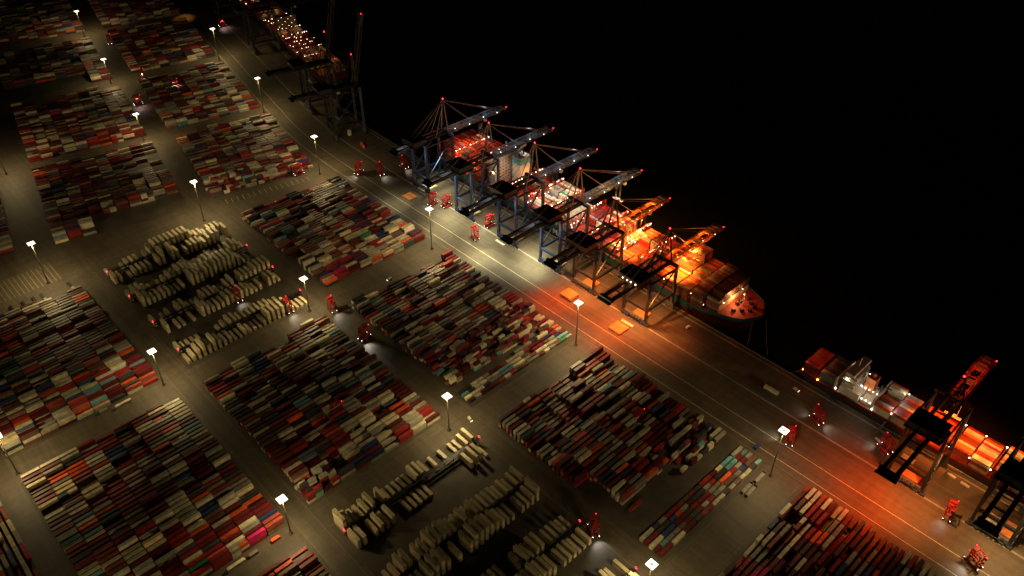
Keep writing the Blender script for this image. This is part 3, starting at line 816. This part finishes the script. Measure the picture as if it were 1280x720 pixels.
    if not raised and bright:
        b=MB()
        for i,q in enumerate([.12,.36,.6,.84]):
            b.ico((gx+1.3,Lb*q,2.9-1.6*(i%2)),.27)
        b.obj('flood_lamp',M['gWarm'] if (orange or kind=='B') else M['gW'],bo)
    # apex frame
    b=MB(); ap=(0,D-1,az)
    for s in (-1,1):
        b.bar((s*6,D,gz),(s*1.1,D-1,az),.9,.9); b.bar((s*5,D-16,gz),(s*1.1,D-1.6,az),.6,.6)
    b.bar((-1.4,D-1,az),(1.4,D-1,az),1,1.4)
    m_=gz+(az-gz)*.5; b.bar((-3.6,D-.5,m_),(3.6,D-.5,m_),.5,.5); b.bar((-5,D,gz+4),(3.4,D-.5,m_),.3,.3)
    b.obj('apex_frame',M['stay'] if kind=='A' else M['dark'],t)
    b=MB(); b.ico((0,D-1,az+1.6),.75); b.obj('warning_lamp',M['gR'],t)
    b=MB()
    for s in (-1,1):
        b.bar((s*1.2,D-1,az),(s*gx,rear+14,gz+1.4),.3,.3); b.bar((s*1.0,D-1,az-.6),(s*gx,0,gz+1.6),.3,.3)
        if not raised:
            b.bar((s*1.2,D-1,az),(s*gx,D+Lb*.86,gz+1.6),.34,.34); b.bar((s*1.0,D-1,az-.6),(s*gx,D+Lb*.42,gz+1.6),.26,.26)
        else: b.bar((s*1.2,D-1,az),(s*gx,D+Lb*.45*.2,gz+Lb*.45*.97),.3,.3)
    b.obj('stay',M['stay'] if bright else M['dark'],t)
    # machinery house
    hw=10 if kind=='A' else 11
    b=MB(); hy=-5; b.box((0,hy,gz+4),(2*hw,16,5.6)); b.box((0,hy,gz+1.2),(2*hw+2.4,17.5,.4))
    for s in (-1,1): b.bar((s*(hw+1.1),hy-8.6,gz+2.3),(s*(hw+1.1),hy+8.6,gz+2.3),.1)
    b.bar((-hw-1,hy-8.6,gz+2.3),(hw+1,hy-8.6,gz+2.3),.1)
    mh=b.obj('machinery_house',M['brownhouse'] if kind=='B' else M['dark'],t)
    b=MB(); b.box((0,hy,gz+6.95),(2*hw+.8,16.8,.5)); b.box((-3,hy+2,gz+7.5),(2,2,.7)); b.box((4,hy-3,gz+7.5),(2.6,1.6,.6)); b.obj('roof',M['roof'],mh)
    b=MB()
    for q in (-.6,.0,.6):
        b.box((q*hw,hy-7.56,gz+4.4),(1.2,.08,1.2)); b.box((hw+.04,hy+q*7,gz+4.4),(.08,1.2,1.2))
    b.obj('window',M['glass'],mh)
    if kind=='B' and gz<48:
        b=MB()
        for q in (-.62,-.2,.15,.6): b.ico((q*hw,hy-8.1,gz+3.2),.62)
        b.obj('house_lamp',M['gWarm'],mh)
    b=MB(); b.box((0,rear+1,gz+.6),(2*gx+5,3,2.4)); b.box((0,rear-2.2,gz-.4),(2*gx+6,3.4,.2)); b.bar((-gx-3,rear-3.8,gz+.9),(gx+3,rear-3.8,gz+.9),.1)
    b.obj('rear_platform',M['dark'],t)
    # trolley, cab, spreader
    ty=D+Lb*random.uniform(.25,.7) if not raised else 8
    b=MB(); b.box((0,ty,gz-1.6),(6,6,1)); tr_=b.obj('trolley',M['grey'],t)
    b=MB(); b.box((3.4,ty+4.6,gz-4),(2.2,2.8,2.6)); b.obj('cab',M['white'],tr_)
    zs=random.uniform(22,38)
    b=MB(); b.box((0,ty,zs),(12.2,2.3,.6)); b.box((0,ty,zs+1),(5,2,1.2))
    for s in (-1,1):
        for q in (-1,1): b.bar((s*2.2,ty+q*.8,zs+1),(s*2.2,ty+q*.8,gz-1.5),.1,.1)
    b.obj('spreader',M['cream'],tr_)
    return t
M['brownhouse']=paint('house_brown',(.16,.075,.04),.6)
GRP=None
CR=[(-617,'farthest crane of the large ship, dark blue, with grey lattice boom over orange stacks','A',57,93,120,-30,0),
(-546,'second crane of the large ship, dark blue, boom above the pale blue funnel','A',57,92,122,-44,0),
(-482,'third crane of the large ship, dark blue, standing over a white slab on the quay','A',58,95,120,-52,0),
(-424,'fourth crane of the large ship, dark blue, standing before the white hull letters','A',58,92,120,-54,0),
(-381,'fifth crane of the large ship with brown machinery house and orange-lit boom','B',50,80,110,-43,1),
(-321,'sixth crane nearest the bow, dark, with a row of lamps on its machinery house','B',46,78,112,-42,1)]
for x,l,k,gz,az,tip,rear,o_ in CR: crane((x,451,0),0,l,k,gz,az,tip,rear,bool(o_),bm=M['hatch'] if k=='B' else None)  # B booms get orange paint in place of the lamp glow on them
crane((-77,451,0),0,'black crane over the smaller ship with a short red-lit boom','C',60,80,92,-58,True,bright=False,bm=M['redrail'])  # red boom colour stands in for the orange lamplight on its lattice
crane((-19,451,0),0,'black crane cut by the right edge of the photo','C',60,88,92,-52,False,bright=False)
for u,l,rs in ((-477,'farthest crane at the top edge, over the far ship',False),(-301,'far dark crane above the rows of warm deck lamps',False),(-80,'idle far crane with raised boom beside the far ship bow',True),(2,'idle crane with raised boom standing at the bend of the quay',True)):
    x,y_=W2(u,451); crane((x,y_,0),BB,l,'C',58,93,120,-40,False,rs,bright=False)
# ------------------------------------------------------------------ straddle carriers
def straddle():
    t=thing('straddle_carrier','x','straddle carrier',(0,0,0),0,'red straddle carriers working the yard')
    H=12.5; X=2.25; Y=4.4
    for s in (-1,1):
        b=MB(); b.box((s*X,0,1.75),(.75,10.2,.9)); b.box((s*X,-3.4,2.6),(.9,2.4,1)); b.box((s*X,2.8,2.6),(.9,3,.9)); b.obj('side_beam',M['red'],t)
        for yy in (-Y,-1.3,1.3,Y):
            w_=MB(); w_.cyl((s*X-.3,yy,.72),(s*X+.3,yy,.72),.72,n=12); wo=w_.obj('wheel',M['tyre'],t)
        for q in (-1,1):
            b=MB(); b.bar((s*X,q*3.3,2.2),(s*X,q*3.3,H),.45,.55); b.obj('leg',M['red'],t)
    b=MB()
    for s in (-1,1): b.bar((s*X,-4,H),(s*X,4,H),.5,.7)
    for q in (-1,0,1): b.bar((-X,q*3.3,H+.1),(X,q*3.3,H+.1),.5,.6)
    b.box((0,2.0,H+.7),(4.2,2.6,1.1)); b.box((-.6,-1.6,H+.6),(1.6,1.6,.8))
    for s in (-1,1): b.bar((s*(X+.35),-4.2,H+1.2),(s*(X+.35),4.2,H+1.2),.07)
    b.obj('top_frame',M['red'],t)
    b=MB(); b.box((1.0,-4.9,H-.9),(1.7,1.7,2.1)); c=b.obj('cab',M['red'],t)
    b=MB(); b.box((1.0,-5.78,H-.7),(1.4,.06,1.3)); b.box((1.88,-4.9,H-.7),(.06,1.3,1.2)); b.obj('window',M['glass'],c)
    b=MB(); b.box((0,0,7.5),(2.3,11.4,.45)); b.box((0,0,8.0),(1.8,3,.6))
    for s in (-1,1):
        for q in (-1,1): b.bar((s*1.0,q*2.6,7.7),(s*1.0,q*2.6,H),.1)
    b.obj('spreader',M['redrail'],t)
    for s in (-1,1):
        b=MB(); b.ico((s*X,-5.25,2.1),.20); b.ico((s*X,5.25,2.1),.15); b.obj('work_lamp',M['gW'],t)
    b=MB(); b.ico((X,4.2,H+1.0),.3); b.obj('beacon',M['gR'],t)
    return t
q90=R(90)
SCS=[(-692,422,R(20),'red straddle carrier beside the quay road, first of three from the bend'),
(-674,438,R(80),'red straddle carrier between two others near the bend of the quay'),
(-668,466,R(95),'red straddle carrier behind the other two, closest to the first crane'),
(-586,441,R(10),'red carrier, upper one of the pair between the first two cranes'),
(-573,449,R(0),'red carrier, lower one of the pair between the first two cranes'),
(-509,432,R(75),'red straddle carrier on the yellow-lit pavement in front of the third crane'),
(-515,457,R(5),'red straddle carrier seen end-on behind the third crane leg'),
(-679,351,0,'straddle carrier with white lamp driving over the block beyond the upper reefers'),
(-735,372,R(-8),'red straddle carrier among the short containers near the bend mast'),
(-580,213,q90,'red straddle carrier among the reefers, in the middle of their block'),
(-536,238,q90,'red straddle carrier with white lamps at the mast corner of the upper reefers'),
(-511,267,R(80),'red straddle carrier crossing below the mast right of the upper reefers'),
(-461,266,R(10),'red carrier in the cross lane lighting the dark pavement beside it'),
(-403,200,0,'straddle carrier glowing orange in the middle of the centre-left block'),
(-242,360,0,'straddle carrier with pink and orange lamps inside the right middle block'),
(-199,264,R(60),'red carrier at the lower reefer block corner with bright lamps on the ground'),
(-153,427,R(30),'red straddle carrier on the quay lane directly behind a mast head'),
(-150,460,R(70),'red straddle carrier on the open quay beside the small ship stern'),
(-101,471,R(70),'red straddle carrier beside the small ship, left of the black crane'),
(-44,447,R(12),'red straddle carrier between the two black cranes at the right'),
(-17,423,R(70),'red straddle carrier nearest the bottom right corner on the quay lane')]
S0=straddle()
for i,(x,y_,rz,l) in enumerate(SCS):
    if i==0: S0.location=(x,y_,0); S0.rotation_euler=(0,0,rz); S0['label']=l
    else: dup(S0,(x,y_,0 if i not in () else 0),rz,l)
for u,v,rz,l in [(-425,444,R(10),'distant straddle carrier below the far crane by the orange streak'),(-208,273,R(0),'distant straddle carrier with red lamps above the lane mast'),(-286,296,R(80),'distant carrier at the corner of a far block lighting the ground'),
  (-440,283,R(80),'distant dark carrier with a white lamp beside the far lane'),(-235,326,R(0),'distant straddle carrier with pink lamps inside a far block')]:
    x,y_=W2(u,v); dup(S0,(x,y_,0),rz+BB,l)
WH=(1,.93,.82)
def glowspot(x,y_,z,col,p_,tx,ty,ang=90): light('SPOT',(x,y_,z),col,p_,.4,(tx,ty,0),ang,.8)
for x,y_,dx,dy,c,pw in [(-692,422,2,-8,WH,1),(-674,438,8,0,WH,1),(-668,466,8,0,WH,.8),(-586,441,0,-8,WH,.6),(-509,432,0,-8,WH,.5),(-515,457,0,-9,WH,1),(-580,213,8,0,WH,1.2),(-536,238,9,0,WH,1.6),(-511,267,10,0,WH,1.3),(-461,266,10,-3,WH,2.2),(-199,264,10,-5,WH,2.2),
   (-153,427,-10,-3,WH,1),(-150,460,10,0,WH,1),(-150,460,-10,0,WH,.5),(-101,471,-8,-3,WH,.6),(-44,447,0,-8,WH,.6),(-17,423,-3,-9,WH,1.2),(-403,200,0,0,(1,.35,.08),2.0),(-242,360,0,0,(1,.45,.25),1.8),(-679,351,0,0,(1,.6,.4),1.5)]:
    n_=math.hypot(dx,dy) or 1; glowspot(x+dx/n_*6.5,y_+dy/n_*6.5,6,c,3000*pw,x+dx*1.3,y_+dy*1.3,100)
for u,v in ((-425,444),(-286,296),(-235,326),(-208,273)):
    x,y_=W2(u,v); glowspot(x,y_,11,(1,.6,.6),9000,x+6,y_,100)
# ------------------------------------------------------------------ quay things
def slab(x,y_,lx,ly,h,mat,label,rz=0,z=0,name='hatch_cover',cat='hatch cover'):
    b=MB(); b.box((0,0,h*.62),(lx,ly,h*.76)); n=5
    for i in range(n): b.box((-lx/2+(i+.5)*lx/n,0,h*1.0+.02),(lx/n-.35,ly-.5,.14))
    for s in (-1,1):
        for q in (-1,1): b.box((s*(lx/2-1),q*(ly/2-.8),h*.12),(.8,.8,h*.24))
    o=b.obj(name,mat); o.location=(x,y_,z); o.rotation_euler=(0,0,rz); tag(o,label,cat); return o
slab(-382,434,12.6,11.5,3.0,M['hatch'],'orange-lit stack of square hatch covers on the quay before the fifth crane')
slab(-322,432,12.6,12.5,2.0,M['hatch'],'orange-lit square hatch cover on the quay before the sixth crane')
slab(-321,442,12.6,3,1.6,M['hatchcream'],'narrow yellow-lit beam lying beside the square hatch cover')
slab(-615,433,12.6,11,1.0,M['hatch'],'low tan hatch cover on the quay in front of the first crane')
slab(-486,445,12,2.4,.9,M['white'],'long white slab lying at the foot of the third crane')
for x,c,l in ((-381,'hatch','orange hatch cover laid between the legs of the fifth crane'),(-321,'hatch','orange hatch cover laid between the legs of the sixth crane'),(-424,'hatchcream','cream hatch cover between the legs of the fourth crane'),(-546,'hatchcream','cream hatch cover between the legs of the second crane'),(-617,'hatchcream','grey-cream hatch cover between the legs of the first crane'),(-482,'hatchcream','cream hatch cover between the legs of the third crane')):
    slab(x,462,12.8,11,1.8,M[c],l)
slab(-77,463,14,12,2.2,M['hatch'],'orange ribbed hatch cover between the legs of the left black crane')
slab(-85,475,9,5,1.2,M['hatchcream'],'small tan hatch cover behind the orange one at the left black crane')
slab(-22,463,9,14,2.0,M['hatchcream'],'striped tan cover at the right black crane, left of two'); slab(-10,465,9,14,2.0,M['hatch'],'striped orange cover at the right black crane, right of two')
def small(name,cat,label,x,y_,rz,fn):
    t=thing(name,label,cat,(x,y_,0),rz); fn(t); return t
def van(t,col='white'):
    b=MB(); b.box((0,0,.95),(2.0,4.9,1.0)); b.box((0,.5,1.75),(1.9,3.6,.8),0,0,True,.93); b.obj('body',M[col],t)
    b=MB(); b.box((0,-1.55,1.7),(1.6,.3,.6)); b.obj('windscreen',M['glass'],t)
    for sx in (-1,1):
        for sy in (-1,1): b=MB(); b.cyl((sx*.85,sy*1.5,.38),(sx*1.05,sy*1.5,.38),.38,n=10); b.obj('wheel',M['tyre'],t)
    b=MB(); b.ico((.7,-2.5,.9),.2); b.ico((-.7,-2.5,.9),.2); b.obj('headlight',M['gWarm'],t)
small('parked_van','van','small pale van parked alone on the quay near the bow',-282,477,R(170),van)
def truck(t,col,load=None):
    b=MB(); b.box((0,0,1.2),(2.4,12,.35)); b.box((0,-4.0,.9),(1.0,7,.4)); b.obj('chassis',M['dark'],t)
    b=MB(); b.box((0,-7.6,1.9),(2.4,2.3,2.7)); b.box((0,-7.4,3.4),(2.2,1.7,.4),0,0,True,.8); c=b.obj('cab',col,t); b=MB(); b.box((0,-8.77,2.4),(2.1,.06,1)); b.obj('windscreen',M['glass'],c)
    for sx in (-1,1):
        for yy in (-7.6,-4.4,3,4.4,5.6): b=MB(); b.cyl((sx*.85,yy,.5),(sx*1.2,yy,.5),.5,n=8); b.obj('wheel',M['tyre'],t)
tc_=[('slate',(.2,.22,.26)),('blue',(.05,.09,.25)),('pale',(.6,.58,.5)),('brown',(.2,.1,.06)),('white',(.66,.64,.58))]
TM={a:paint('truck_'+a,c) for a,c in tc_}
for i,(yy,c,l) in enumerate([(10,'slate','slate terminal truck parked at the left end of the truck line'),(22,'pale','pale-cabbed truck second in the parked line above the left block'),(31,'brown','brown truck third in the parked truck line'),(42,'blue','blue truck in the middle of the parked truck line'),(50,'pale','cream truck right of the blue truck in the line'),(62,'brown','brown truck left of a dark one in the parked line'),
   (72,'slate','dark slate truck past the middle of the parked line'),(81,'brown','dark brown truck beside a white one in the line'),(88,'white','white truck beside dark ones in the parked line'),(112,'white','white truck alone at the right end of the truck line')]):
    t=thing('parked_truck',l,'truck',(-703,yy,0),R(90),'trucks parked above the left block'); truck(t,TM[c])
# flat racks by mast
def flat(t):
    b=MB(); b.box((0,0,.35),(2.44,12.1,.5))
    for i in range(7): b.box((0,-5.5+i*1.83,.65),(2.4,.25,.12))
    b.obj('deck',M['concrete'],t)
    for s in (-1,1): b=MB(); b.box((0,s*5.95,1.3),(2.44,.2,1.6)); b.obj('end_wall',M['brownhouse'],t)
for i,(x,y_) in enumerate([(-150,368),(-146.5,368),(-149,382.5)]):
    small('flat_rack','flat rack',['empty flat rack by the quay road mast, lower left one','empty flat rack close beside another, lower right one','empty flat rack nearest the foot of the mast'][i],x,y_,0,flat)
# gangways and boats on the quay by the feeder
b=MB(); b.box((0,0,.6),(6,1.8,1.0)); b.box((0,0,1.15),(4.6,1.2,.3))
for i,(x,y_,rz,l) in enumerate([(-108,476,R(-20),'pale oval work boat cradle on the quay by the gangway'),(-57,483,R(-5),'white boxy fender unit at the quay edge, left of two'),(-47,482,R(-5),'white boxy fender unit at the quay edge, right of two')]):
    o=link('quay_fender',b.mesh('quay_fender',M['white']),None,(x,y_,0),rz); tag(o,l,'fender unit')
b=MB(); b.bar((-112,494,5.5),(-113,478,.6),1.1,.3); 
for s in (-.5,.5): b.bar((-112+s,494,6.5),(-113+s,478,1.6),.08)
tag(b.obj('gangway',M['grey']),'narrow gangway from the small ship down to the quay','gangway')
# yellow tank and workboat near idle crane
xx,yy=W2(8,470)
b=MB(); b.cyl((0,0,0),(0,0,6),2.6,2.6,16); b.cyl((0,0,6),(0,0,7),2.6,.6,16); o=b.obj('storage_tank',M['cream']); o.location=(xx,yy,0); tag(o,'small cream tank lit beside the idle crane at the bend','tank')
def pallet(t):
    b=MB(); b.box((0,0,.5),(2.4,6,1.0)); b.box((.2,-.5,1.2),(1.8,3.4,.5)); b.obj('crate',M['brownhouse'],t)
small('parked_van','van','pale van stopped in the lane above the lower reefer block',-330,270,R(80),van)
small('parked_van','van','pale van driving in the wide lane left of the central block',-512,330,R(0),van)
small('parked_van','van','pale service van standing behind the second crane',-560,478,R(90),van)
small('parked_van','van','pale van parked in front of the small ship stern',-178,478,R(85),van)
small('lashing_crate','crate','brown lashing gear crate between the fifth and sixth crane',-352,470,R(10),pallet)
small('lashing_crate','crate','brown lashing gear crate near the feet of the left black crane',-100,458,R(80),pallet)
small('lashing_crate','crate','brown crate right of the sixth crane on the open quay',-296,462,R(30),pallet)
# mooring lines
for (p,q,l) in (((-236,522,11),(-212,490.6,.8),'thin mooring line from the large ship bow to the quay'),((-242,510,11),(-232,490.6,.8),'short mooring line under the large ship bow'),((-184,502,5.5),(-192,490.6,.8),'mooring line at the stern of the small ship')):
    b=MB(); P=[Vector(p)+(Vector(q)-Vector(p))*(i/6) - Vector((0,0,1.6*math.sin(math.pi*i/6))) for i in range(7)]
    for i in range(6): b.bar(P[i],P[i+1],.14)
    tag(b.obj('mooring_line',M['cream']),l,'mooring line')
# parking stripes (painted ground)
b=MB()
for i in range(18): b.box((-737,42+i*4.0,.022),(34,.5,.012),0,0,False)
tag(b.obj('road_marking',paint('bay_paint',(.34,.28,.17),.7)),kind='structure')
b=MB()
for u0,u1 in ((76,77),(83,84)): pass
for i in range(16):
    x,y_=W2(80,300+i*6); b.box((x,y_,.024),(10,.35,.012),BB,0,False)
tag(b.obj('road_marking',M['line']),kind='structure')
# concrete pads under the blocks
def pad(tr,x0,x1,y0,y1,z=.006):
    b=MB(); P=[tr(x0,y0),tr(x1,y0),tr(x1,y1),tr(x0,y1)]; b.add([(a,c,z) for a,c in P],[(0,1,2,3)]); tag(b.obj('ground_pad',M['pad']),kind='structure')
for x0,x1,y0,y1 in ((-500,-341,2,121),(-693,-529,2,121),(-504,-344,138,257),(-699,-539,279,398),(-504,-338,279,398),(-313,-153,279,398),(-123,57,279,398),(-319,-153,2,121),(-706,-528,140,260),(-324,-142,140,262)): pad(T1,x0,x1,y0,y1)
for bid,u0,u1,v0,ns,*_ in SEC: pad(T2,u0-2,u1+2,v0-1,v0+ns*12.75+1)
# ------------------------------------------------------------------ crane and ship lighting
YW=(1,.93,.56); OR=(1,.095,.008); WO=(1,.58,.22)
def S(x,y_,z,tx,ty,col,p_,ang=60,sz=.6,bl=1.): light('SPOT',(x,y_,z),col,p_,sz,(tx,ty,0),ang,bl)
for x,y_,pw in ((-613,412,.55),(-605,467,1.3),(-556,435,.9),(-540,415,.9),(-486,414,1.),(-476,419,1.),(-432,438,1.6),(-520,452,.8),(-455,458,.9),(-575,446,.5),(-450,425,.5),(-556,446,.9),(-505,442,1.),(-440,446,1.)):
    S(x+2,y_+8 if y_<430 else y_-4,50,x,y_,YW,135000*pw,46,1.2); S(x-2,y_+10 if y_<430 else y_-4,52,x,y_+4,YW,105000*pw,84,1.2)
for x,pw in ((-617,.2),(-546,.12),(-482,1.1),(-424,1.)):
    S(x,500,55,x,520,WH,120000*pw,75,.6,.8); S(x+3,530,55,x+4,548,WH,60000*pw,70,.6,.8)
for x in (-381,-321):
    S(x-4,432,44,x-8,419,OR,120000,60,1); S(x-2,434,46,x-4,424,OR,190000,98,1); S(x+3,445,44,x+2,460,(1,.36,.09),260000,104,.8); S(x+25,450,40,x+26,450,(1,.2,.04),120000,110,.8)
    S(x,505,44,x,518,(1,.33,.04),420000,80,.6,.8); S(x-3,530,44,x-4,545,(1,.36,.04),380000,64,.6,.8)
    for q in (500,520,540): light('POINT',(x,q,(52 if x<-350 else 48)),(1,.27,.03),6500,.4)  # points added above the boom to make its truss glow orange
for x in (-617,-546,-482,-424):
    for q in (500,522,545): light('POINT',(x-1,q,66),(.85,.92,1),1300,.4)  # cool points added over the boom to whiten its lattice
    light('POINT',(x+9,440,46),(.85,.92,1),5000,.4)
S(-385,430,44,-391,416,OR,45000,60)
S(-345,446,44,-350,428,OR,90000,100,.8)
S(-77,438,56,-88,421,OR,190000,58,1.2); S(-77,440,57,-90,428,OR,280000,106,1.2); S(-60,440,56,-50,446,(1,.34,.08),260000,96,.8); S(-77,485,56,-75,508,(1,.22,.03),380000,75,.6,.8)
S(-112,440,50,-118,432,OR,60000,110,1)
for q in (498,512,526): light('POINT',(-77,q,66),(1,.12,.03),1800,.4)
light('POINT',(-84,440,54),(1,.2,.05),4000,.5)
S(-10,440,56,2,436,WO,260000,90,.6); S(-25,500,56,-35,508,(1,.36,.08),110000,80,.6,.8)
x,y_=W2(-494,403); S(x-30,y_+20,50,x,y_,(1,.4,.08),70000,36,.6)
# warm deck lights of the large ship
for k in range(1,len(bays)-1,2):
    xm=(bays[k]+bays[k+1])/2
    for yy in (-20,-7,7,20):
        col=(1,.22,.03) if k<12 or k>20 else (1,.42,.15)
        light('POINT',(xm,YC+yy,26 if k>2 else 31),col,5200 if k>2 else 900,.6)
light('POINT',(S1X1-26,YC-2,20),(1,.5,.16),8000,.4); light('POINT',(S1X1-18,YC-14,22),(1,.14,.04),2200,.5); light('POINT',(S1X1-18,YC+10,22),(1,.12,.03),1000,.5)
light('POINT',(-400,552,34),(1,.5,.08),60000,.6); light('POINT',(-598,520,42),(1,.25,.03),9000,.6); light('POINT',(-620,520,40),(1,.25,.03),7000,.6)
for x,col,pw in ((-184,(1,.16,.04),900),(-171,(1,.16,.04),900),(-150,(1,.75,.45),2200),(-133,(1,.75,.45),2000),(-111,WH,1500),(-97,(1,.3,.08),1500),(-82,(1,.2,.04),1800),(-53,(1,.2,.04),2600),(-39,(1,.3,.06),2400),(-22,(1,.36,.08),2600)):
    light('POINT',(x,YC2-10,19),col,pw,.5); light('POINT',(x,YC2+8,21),col,pw*.6,.5)
for u in range(-400,-130,45):
    for v in (504,524):
        x,y_=W2(u,v); light('POINT',(x,y_,24),(1,.55,.2),800,.6)
